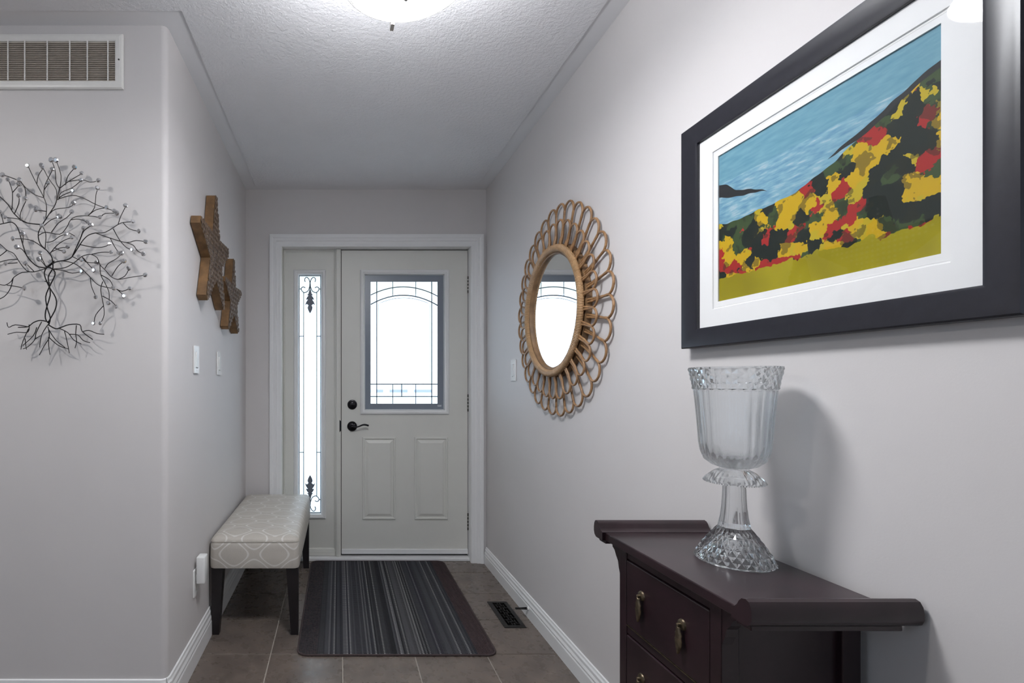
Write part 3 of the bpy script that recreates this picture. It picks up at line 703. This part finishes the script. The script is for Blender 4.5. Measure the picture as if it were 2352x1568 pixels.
# ------------------------------------------------------------------ woven stars on the left wall
def star(name, cy, cz, R, label, rot=0.0):
    t = thing(name, (XL, cy, cz-R), label, 'wall star')
    P = []
    hw = R*.062
    for k in range(5):
        a = PI/2+rot-2*PI*k/5; b = a-PI/5
        d = Vector((math.cos(a), math.sin(a))); n = Vector((-d.y, d.x))
        P += [tuple(d*R+n*hw), tuple(d*R-n*hw), (R*.41*math.cos(b), R*.41*math.sin(b))]
    P = [(cy+x, cz+y) for x, y in P]
    T = .011; D0, D1 = .004, .044
    n = len(P); c = Vector((cy, cz))
    def inward(i):
        p = Vector(P[i]); a = Vector(P[i-1]); b = Vector(P[(i+1) % n])
        d0 = (p-a).normalized(); d1 = (b-p).normalized()
        n0 = Vector((d0.y, -d0.x)); n1 = Vector((d1.y, -d1.x)); nn = (n0+n1).normalized()
        return p+nn*T/max(nn.dot(n0), .45)
    I = [inward(i) for i in range(n)]
    for i in range(n):
        j = (i+1) % n
        q = [P[i], P[j], tuple(I[j]), tuple(I[i])]
        obj('frame_slat', prism(B(), q, mL, D0, D1), 'slat_wood', t)
    # woven cane over the face
    pitch = .0235; wdt = .0056
    bm = B(); Q = [Vector(p) for p in P]
    def cuts(c0, ax):
        xs = []
        for i in range(n):
            a, b = Q[i], Q[(i+1) % n]
            if (a[ax]-c0)*(b[ax]-c0) < 0:
                s_ = (c0-a[ax])/(b[ax]-a[ax]); xs.append(a[1-ax]+(b[1-ax]-a[1-ax])*s_)
        xs.sort(); return list(zip(xs[::2], xs[1::2]))
    for ax in (0, 1):
        org = cy if ax == 0 else cz; oo = cz if ax == 0 else cy
        for k in range(-int(R/pitch)-1, int(R/pitch)+2):
            c0 = org+(k+.5)*pitch
            for lo, hi in cuts(c0, ax):
                if hi-lo < .012: continue
                m_ = max(2, int((hi-lo)/(pitch/2))); rows = []
                for q in range(m_+1):
                    s_ = lo+(hi-lo)*q/m_
                    ph = math.cos(PI*((s_-oo)/pitch-.5)+PI*(k % 2)+(PI if ax else 0))
                    h = D1+.0028+.0013*ph
                    a, b = (c0-wdt, s_), (c0+wdt, s_)
                    if ax: a, b = a[::-1], b[::-1]
                    rows.append([mL(*a, h-.0008), mL(*b, h-.0008), mL(*b, h+.0008), mL(*a, h+.0008)])
                poly(bm, rows)
    w = obj('woven_cane', bm, 'cane', t); w['kind'] = 'stuff'
    return t
star('woven_star', 2.325, 1.785, .275, 'large star of woven cane in a wooden frame above the rocker switches')
star('woven_star', 2.715, 1.652, .213, 'small star of woven cane overlapping the leg of the larger one')

# ------------------------------------------------------------------ switches and outlet
def switch(name, mm, u, z, rockers, label, W=.072, HH=.117):
    t = thing(name, mm(u, z-HH/2, 0), label, 'light switch')
    obj('plate', ring(B(), (u-W/2, u+W/2, z-HH/2, z+HH/2), (u-.0172, u+.0172, z-.0368, z+.0342), .0016, .0062, mm), 'plastic_white', t)
    obj('switch_body', prism(B(), [(u-W/2+.002, z-HH/2+.002), (u+W/2-.002, z-HH/2+.002), (u+W/2-.002, z+HH/2-.002), (u-W/2+.002, z+HH/2-.002)], mm, .0006, .0015), 'plastic_white', t)
    wr = .033/rockers
    for k in range(rockers):
        a = u-.0165+wr*k+.0007; b = a+wr-.0014
        obj('rocker', poly(B(), [[mm(a, z-.033, .0016), mm(b, z-.033, .0016), mm(b, z-.033, .0078), mm(a, z-.033, .0078)], [mm(a, z, .0016), mm(b, z, .0016), mm(b, z, .0085), mm(a, z, .0085)], [mm(a, z+.033, .0016), mm(b, z+.033, .0016), mm(b, z+.033, .0125), mm(a, z+.033, .0125)]]), 'plastic_white', t)
    for dz in (-.0475, .0475): obj('screw', prism(B(), [(u+.0025*math.cos(q), z+dz+.0025*math.sin(q)) for q in [2*PI*k/10 for k in range(10)]], mm, .0061, .0068), 'vent_white', t)
switch('light_switch', mL, 2.146, 1.292, 2, 'white double rocker switch under the large woven star, away from the door')
switch('light_switch', mL, 2.548, 1.292, 2, 'white double rocker switch under the small woven star')
switch('light_switch', mR, 2.775, 1.263, 1, 'white single rocker switch on the wall beside the rattan mirror')
ot = thing('wall_outlet', (XL, 2.135, .28), 'white wall outlet plate low on the wall beside the bench', 'outlet')
obj('plate', stack(B(), (2.105, 2.177, .280, .397), .004, [(0, .0006), (0, .003), (.0025, .0062)], mL, 3), 'plastic_white', ot, 30)
for z in (.318, .360):
    s_ = obj('socket', prism(B(), rrect(2.126, 2.156, z-.014, z+.014, .006, 3), mL, .0063, .0068), 'vent_white', ot)
    if z < .33:
        for du in (-.006, .006): obj('slot', prism(B(), [(2.141+du-.001, z-.003), (2.141+du+.001, z-.003), (2.141+du+.001, z+.006), (2.141+du-.001, z+.006)], mL, .0069, .0071), 'nickel', s_)
pg = thing('plug_in_freshener', (XL+.007, 2.14, .337), 'white plastic plug-in unit in the wall outlet', 'plug')
obj('body', box(B(), XL+.012, XL+.048, 2.112, 2.166, .338, .452, .005, 3), 'plastic_white', pg, 30)
obj('prong_base', box(B(), XL+.0072, XL+.0119, 2.126, 2.156, .346, .374, .001), 'plastic_white', pg)

# ------------------------------------------------------------------ rattan mirror
MY, MZ = 2.205, 1.507
mr = thing('rattan_mirror', (XR, MY, MZ), 'round mirror with two rings of looped rattan petals on the wall', 'mirror')
def pol(r, a, h): return (XR-h, MY+r*math.sin(a), MZ+r*math.cos(a))
NP = 32
def petal(R, b, a0, h, r0=.262, ab=.019):
    P = []
    L = R-b
    def pt(rr, w): 
        return (XR-h-(.004 if rr < .3 else 0), MY+rr*math.sin(a0)+w*math.cos(a0), MZ+rr*math.cos(a0)-w*math.sin(a0))
    for k in range(5): t = k/5; P.append(pt(r0+(L-r0)*t, -(ab+(b-ab)*t)))
    for k in range(11): q = PI*k/10; P.append(pt(L+b*math.sin(q), -b*math.cos(q)))
    for k in range(4, -1, -1): t = k/5; P.append(pt(r0+(L-r0)*t, (ab+(b-ab)*t)))
    return P
for k in range(NP):
    a = 2*PI*(k+.5)/NP
    obj('petal', tube(B(), petal(.460+random.uniform(-.004, .004), .0425, a, .014), .0048, 7), 'rattan', mr, 60)
for k in range(NP):
    a = 2*PI*k/NP
    obj('petal', tube(B(), petal(.386+random.uniform(-.004, .004), .0335, a, .030), .0046, 7), 'rattan', mr, 60)
def xring(prof, n=96): return poly(B(), [[pol(r, 2*PI*j/n, h) for j in range(n)] for r, h in prof+[prof[0]]], False, False)
obj('wrapped_rim', xring([(.256, .034), (.259, .046), (.267, .051), (.278, .051), (.287, .047), (.290, .036), (.285, .030), (.262, .030)]), 'rattan_wrap', mr, 60)
obj('inner_rim', xring([(.246, .020), (.247, .034), (.252, .038), (.2558, .037), (.2558, .020)]), 'rim_wood', mr, 60)
obj('backing', poly(B(), [[pol(.290, 2*PI*j/48, h) for j in range(48)] for h in (.001, .007)]), 'rim_wood', mr)
obj('hoop', xring([(.270, .0075), (.290, .0075), (.290, .0255), (.270, .0255)]), 'rim_wood', mr, 60)
obj('mirror_glass', poly(B(), [[pol(.2545, 2*PI*j/64, h) for j in range(64)] for h in (.0215, .0255)]), 'silvering', mr)

# ------------------------------------------------------------------ framed picture
PY0, PY1, PZ0, PZ1 = .689, 1.380, 1.285, 1.881
pf = thing('framed_picture', (XR, (PY0+PY1)/2, PZ0), 'wide black framed autumn landscape print in a white double mat', 'picture')
fr = obj('frame', framesweep(B(), (PY0, PY1, PZ0, PZ1), [(0, .002), (0, .027), (.003, .030), (.010, .0305), (.045, .0225), (.0505, .021), (.051, .019), (.051, .002)], mR), 'frame_black', pf, 20)
i0 = (PY0+.051, PY1-.051, PZ0+.051, PZ1-.051)
win = (.799, 1.269, 1.398, 1.768)
obj('mat_board', framesweep(B(), (i0[0]+.0005, i0[1]-.0005, i0[2]+.0005, i0[3]-.0005), [(0, .004), (0, .0138), (.0440, .0138), (.0448, .0125), (.0448, .004)], mR), 'mat_board', pf)
a = (win[0]-.0135, win[1]+.0135, win[2]-.0135, win[3]+.0135)
bm = ring(B(), (i0[0]+.02, i0[1]-.02, i0[2]+.02, i0[3]-.02), win, .0078, .0108, mR); obj('inner_mat', bm, 'mat_board', pf)
bm = ring(B(), a, (a[0]+.0012, a[1]-.0012, a[2]+.0012, a[3]-.0012), .01082, .0112, mR); obj('mat_bevel', bm, 'mat_board', pf)
cyp, czp = (win[0]+win[1])/2, (win[2]+win[3])/2
bm = prism(B(), [(win[0]-.005, win[2]-.005), (win[1]+.005, win[2]-.005), (win[1]+.005, win[3]+.005), (win[0]-.005, win[3]+.005)], mR, .004, .0074)
pt = obj('picture_print', bm, 'autumn_print', pf)
# put the print's own origin in its middle so that its colours sit in its own space
d = Vector((XR-.006, cyp, czp))-pf.location
pt.data.transform(Matrix.Translation(-d)); pt.location = d
obj('picture_glass', prism(B(), [(i0[0]+.0003, i0[2]+.0003), (i0[1]-.0003, i0[2]+.0003), (i0[1]-.0003, i0[3]-.0003), (i0[0]+.0003, i0[3]-.0003)], mR, .0160, .0170), 'picture_glass', pf)

# ------------------------------------------------------------------ upholstered bench
bx0, bx1, by0, by1 = -.607, -.186, 2.335, 3.262
be = thing('upholstered_bench', ((bx0+bx1)/2, (by0+by1)/2, 0), 'cream trellis-patterned upholstered bench with dark tapered legs', 'bench')
bm = stack(B(), (bx0, bx1, by0, by1), .028, [(.012, .321), (.002, .322), (0, .328), (-.001, .37), (0, .41), (.001, .430), (.004, .441), (.006, .444)], mG, 6)
obj('seat_base', bm, 'trellis_fabric', be, 40)
bm = stack(B(), (bx0, bx1, by0, by1), .030, [(.006, .4445), (.002, .447), (.003, .452), (.010, .461), (.025, .4685), (.06, .474), (.11, .4765), (.17, .4775)], mG, 6)
obj('cushion_top', bm, 'trellis_fabric', be, 50)
obj('seam_piping', tube(B(), [(u, v, .4445) for u, v in rrect(bx0+.003, bx1-.003, by0+.003, by1-.003, .027, 6)], .0016, 6, closed=True), 'piping', be, 60)
for (lx, ly) in ((bx0+.006, by0+.010), (bx1-.062, by0+.010), (bx0+.006, by1-.068), (bx1-.062, by1-.068)):
    s_ = .056
    ox = .022 if lx < -.4 else 0; tx0 = lx if lx < -.4 else lx+.022
    obj('leg', poly(B(), [[(tx0, ly+.011, 0.0005), (tx0+.034, ly+.011, 0.0005), (tx0+.034, ly+.045, 0.0005), (tx0, ly+.045, 0.0005)], [(lx, ly, .321), (lx+s_, ly, .321), (lx+s_, ly+s_, .321), (lx, ly+s_, .321)]]), 'leg_wood', be)

# ------------------------------------------------------------------ rug, floor register, door stop
rg = thing('striped_rug', (.257, 2.74, 0), 'dark striped rug with rounded corners in front of the door', 'rug')
rr = (-.187, .700, 2.168, 3.326)
bm = stack(B(), tuple(a+b for a, b in zip(rr, (.007, -.007, .007, -.007))), .045, [(0, .001), (0, .0065), (.002, .0075)], mG, 8); obj('pile', bm, 'rug_weave', rg)
obj('bound_edge', tube(B(), [(u, v, .0048) for u, v in rrect(rr[0]+.005, rr[1]-.005, rr[2]+.005, rr[3]-.005, .045, 8)], .0044, 8, closed=True), 'rug_edge', rg, 60)
fg = thing('floor_register', (.861, 2.567, 0), 'dark bronze floor register with lattice cutouts beside the baseboard', 'floor vent')
rx0, rx1, ry0, ry1 = .807, .915, 2.422, 2.712
bm = ring(B(), (VH[0]+.0004, VH[1]-.0004, VH[2]+.0004, VH[3]-.0004), (VH[0]+.0012, VH[1]-.0012, VH[2]+.0012, VH[3]-.0012), -.117, .0004, mG)
obj('damper_box', box(bm, VH[0]+.0004, VH[1]-.0004, VH[2]+.0004, VH[3]-.0004, -.119, -.1171), 'register', fg)
obj('plate', framesweep(B(), (rx0, rx1, ry0, ry1), [(0, .0002), (0, .0022), (.004, .0045), (.020, .005), (.022, .0045), (.022, .0013), (.01, .0002)], mG), 'register', fg)
# lattice: bars on a 5 x 13 grid in a basket-weave fret
gx = [rx0+.022+(rx1-rx0-.044)*k/5 for k in range(6)]; gy = [ry0+.022+(ry1-ry0-.044)*k/13 for k in range(14)]
random.seed(3)
def bar(x0, x1, y0, y1): obj('lattice_bar', box(B(), x0, x1, y0, y1, .0014, .0046), 'register', fg)
w = .0019
for j in range(1, 13):
    off = (j*2) % 5
    a, b = (off-2) % 5, off
    x0, x1 = (0, 3) if j % 3 == 0 else ((2, 5) if j % 3 == 1 else (1, 4))
    bar(gx[x0], gx[x1], gy[j]-w, gy[j]+w)
for i in range(1, 5):
    for j in range(0, 13, 3):
        q = j+(i*2) % 3
        bar(gx[i]-w, gx[i]+w, gy[max(0, q-1)]+w, gy[min(13, q+1)]-w)
ds = thing('door_stop', (XR-.018, 2.52, .05), 'small black spring door stop screwed to the baseboard', 'door stop')
bxx = XR-.0178
obj('base', lathe(B(), [(.009, 0), (.009, -.003), (.006, -.007)], (bxx, 2.52, .052), 14, 'x'), 'vent_white', ds, 40)
sp_ = [(bxx-.006-.048*k/90, 2.52+.0058*(1-.35*k/90)*math.cos(k*.9), .052+.0058*(1-.35*k/90)*math.sin(k*.9)) for k in range(91)]
obj('spring', tube(B(), sp_, .0014, 5), 'bronze', ds, 60)
obj('tip', lathe(B(), [(.004, -.053), (.0048, -.056), (.0048, -.064), (.003, -.066)], (bxx, 2.52, .052), 12, 'x'), 'rubber', ds, 40)

# ------------------------------------------------------------------ altar cabinet
cb = thing('altar_cabinet', (.83, 1.077, 0), 'small dark altar cabinet with upturned scroll ends against the wall', 'cabinet')
fx, bxk, cy0, cy1 = .700, .957, .912, 1.242
obj('top_board', box(B(), .689, .958, .866, 1.288, .7835, .804, .002), 'espresso', cb)
sc_prof = [(.8655, .7836), (.8655, .8046), (.858, .8075), (.853, .813), (.849, .8205), (.8435, .8262), (.836, .8285), (.829, .826), (.8245, .8185), (.8225, .808), (.8225, .798), (.826, .789), (.833, .784), (.838, .7836)]
for s_ in (1, -1):
    pr_ = [((y if s_ > 0 else 2*1.077-y), z) for y, z in sc_prof]
    e = obj('scroll_end', poly(B(), [[(x, y, z) for y, z in pr_] for x in (.682, .684, .966, .968)]), 'espresso', cb, 35)
    yy = (.834, .8655) if s_ > 0 else (2*1.077-.8655, 2*1.077-.834)
    obj('under_strip', box(B(), .690, .945, yy[0], yy[1], .7745, .7834, .002), 'espresso', e)
for (x0, x1) in ((fx, fx+.034), (bxk-.034, bxk)):
    for (y0, y1) in ((cy0, cy0+.028), (cy1-.028, cy1)):
        obj('post', box(B(), x0, x1, y0, y1, .0005, .7833, .002), 'espresso', cb)
xi0, xi1, yi0, yi1 = fx+.034, bxk-.034, cy0+.028, cy1-.028
for (y0, y1) in ((cy0+.010, cy0+.018), (cy1-.018, cy1-.010)):
    obj('side_panel', box(B(), xi0, xi1, y0, y1, .10, .760), 'espresso', cb)
    for z0, z1 in ((.755, .7833), (.07, .105)): obj('side_rail', box(B(), xi0, xi1, y0-.006, y1+.006, z0, z1, .0015), 'espresso', cb)
obj('back_panel', box(B(), bxk-.018, bxk-.010, yi0, yi1, .09, .783), 'espresso', cb)
rails = [.770, .586, .400, .085]
for z in (.7725, .5915, .3995, .075): obj('front_rail', box(B(), fx+.003, fx+.03, yi0, yi1, z-.0095, z+.0095 if z < .77 else .7833, .001), 'espresso', cb)
obj('bottom_board', box(B(), fx+.03, bxk-.03, yi0, yi1, .075, .09), 'espresso', cb)
def drawer(z0, z1, hz):
    d = obj('drawer', box(B(), fx+.0005, fx+.018, yi0+.0012, yi1-.0012, z0, z1, .0025), 'espresso', cb)
    for y in (1.151, 1.015):
        def pm(u, v, h): return (fx+.0004-h, y+u, hz+v)
        obj('pull_rosette', lathe(B(), [(.0115, .0001), (.0105, -.003), (.006, -.0045), (.0035, -.0045), (.0035, -.011), (.001, -.0118)], (fx+.0004, y, hz), 18, 'x'), 'brass_old', d, 40)
        leaf = [(0, .004), (.0045, .001), (.0055, -.006), (.0095, -.013), (.0085, -.019), (.0105, -.026), (.0085, -.036), (.0045, -.046), (0, -.054), (-.0045, -.046), (-.0085, -.036), (-.0105, -.026), (-.0085, -.019), (-.0095, -.013), (-.0055, -.006), (-.0045, .001)]
        leaf = [(a, b-.006) for a, b in leaf]
        loops = [[pm(a*k, b if k == 1 else b*.97-.001, h) for a, b in leaf] for k, h in ((1, .0075), (1, .009), (.6, .0115))]
        obj('pull_leaf', poly(B(), loops), 'brass_old', d, 30)
    return d
drawer(.6035, .7605, .6985)
drawer(.4115, .5795, .508)
obj('worn_edge', box(B(), fx-.0002, fx+.0022, yi0+.002, yi1-.002, .6018, .6028), 'brass_old', cb)
ym = (yi0+yi1)/2
for (y0, y1) in ((yi0+.0012, ym-.0008), (ym+.0008, yi1-.0012)):
    d = obj('door', box(B(), fx+.0005, fx+.018, y0, y1, .0865, .388, .0025), 'espresso', cb)
    yk = ym-.018 if y1 < ym else ym+.018
    obj('knob', lathe(B(), [(.009, .0001), (.008, -.003), (.004, -.004), (.004, -.009), (.007, -.013), (.002, -.017)], (fx+.0004, yk, .25), 16, 'x'), 'brass_old', d, 40)
for s_ in (1, -1):
    q = [(1.2422, .7833), (1.279, .7833), (1.277, .772), (1.268, .767), (1.261, .755), (1.252, .744), (1.2485, .728), (1.2422, .712)]
    if s_ < 0: q = [(2*1.077-a, b) for a, b in q]
    for x0 in (fx+.002,): obj('spandrel', poly(B(), [[(x, a, b) for a, b in q] for x in (x0, x0+.02)]), 'espresso', cb)

# ------------------------------------------------------------------ cut crystal vase on the cabinet
vx, vy, vz = .859, 1.082, .8045
va = thing('crystal_vase', (vx, vy, vz), 'tall cut crystal pedestal vase standing on the dark cabinet', 'vase')
NF = 28; n = NF*4
def flute(depth): return lambda k, a: 1+depth*abs(math.cos(a*NF/2))
def diamonds(rows, z0, z1, r_of, na, nz, amp):
    """loops of a diamond-cut surface"""
    pass
# bowl: fluted cup with thick wall
outp = [(.012, .2025), (.026, .2030), (.040, .2085), (.052, .2195), (.0595, .236), (.0625, .254), (.0645, .285), (.067, .320), (.0695, .350), (.0715, .3705)]
inp = [(.0655, .3705), (.0635, .345), (.061, .315), (.0585, .285), (.0565, .258), (.053, .241), (.045, .2285), (.032, .2195), (.015, .2150), (.002, .2145)]
def bmod(k, a):
    if k < len(outp): return 1+(.020 if k > 3 else .05)*abs(math.cos(a*NF/2))
    return 1
obj('bowl', lathe(B(), outp+inp, (vx, vy, vz), n, mod=bmod), 'crystal', va, 25)
# rim band: diamond-cut, flaring
def cut(prof_out, prof_in, nd, amp, c):
    loops = []
    for k, (r, h) in enumerate(prof_out):
        L = []
        for j in range(nd*2):
            a = 2*PI*j/(nd*2); hi = (j+k) % 2 == 0
            q = r*(1+(amp if hi and 0 < k < len(prof_out)-1 else 0))
            L.append((c[0]+q*math.cos(a), c[1]+q*math.sin(a), c[2]+h))
        loops.append(L)
    no = len(loops)
    for r, h in prof_in: loops.append([(c[0]+r*math.cos(2*PI*j/(nd*2)), c[1]+r*math.sin(2*PI*j/(nd*2)), c[2]+h) for j in range(nd*2)])
    bm = B(); m_ = nd*2
    rows = [[bm.verts.new(p) for p in L] for L in loops]
    for k in range(len(rows)-1):
        for j in range(m_):
            a, b, c_, d = rows[k][j], rows[k][(j+1) % m_], rows[k+1][(j+1) % m_], rows[k+1][j]
            if k+1 >= no: bm.faces.new((a, b, c_, d))
            elif (j+k) % 2 == 0: bm.faces.new((a, b, d)); bm.faces.new((b, c_, d))      # fold along the valley between two peaks
            else: bm.faces.new((a, b, c_)); bm.faces.new((a, c_, d))
    return bm
band_o = [(.0728, .3712), (.0735, .374), (.0745, .3845), (.0765, .395), (.0785, .4055), (.0805, .416), (.0815, .4205)]
band_i = [(.0765, .4205), (.074, .410), (.070, .392), (.0665, .3712)]
bm = cut(band_o, band_i+[band_o[0]], 26, .03, (vx, vy, vz)); bmesh.ops.remove_doubles(bm, verts=bm.verts, dist=1e-6); obj('rim_band', bm, 'cut_crystal', va)
# collar disc
bm = lathe(B(), [(.015, .2015), (.024, .2005), (.036, .193), (.048, .181), (.0535, .1725), (.053, .170), (.040, .170), (.024, .1665), (.010, .166)], (vx, vy, vz), 56, mod=lambda k, a: 1+(.05*abs(math.cos(a*14)) if 0 < k < 5 else 0))
obj('collar', bm, 'cut_crystal', va, 20)
# pedestal: fluted stem flaring into a diamond-cut foot
st = [(.0185, .1650), (.0195, .158), (.0200, .140), (.0212, .118), (.0235, .096), (.0275, .075)]
bm = lathe(B(), st, (vx, vy, vz), 64, mod=lambda k, a: 1+.06*abs(math.cos(a*8)))
obj('stem', bm, 'crystal', va, 25)
foot = [(.0285, .0745), (.034, .0655), (.041, .056), (.048, .0455), (.0545, .035), (.0605, .0245), (.0655, .0135), (.0690, .004), (.0685, .0003)]
foot_i = [(.060, .0003), (.050, .016), (.036, .034), (.020, .048), (.004, .053)]
bm = cut(foot, foot_i, 26, .055, (vx, vy, vz))
bm.verts.ensure_lookup_table()
k = 26*2
bm.faces.new(bm.verts[0:k][::-1]); bm.faces.new(bm.verts[len(bm.verts)-k:])
obj('foot', bm, 'cut_crystal', va)
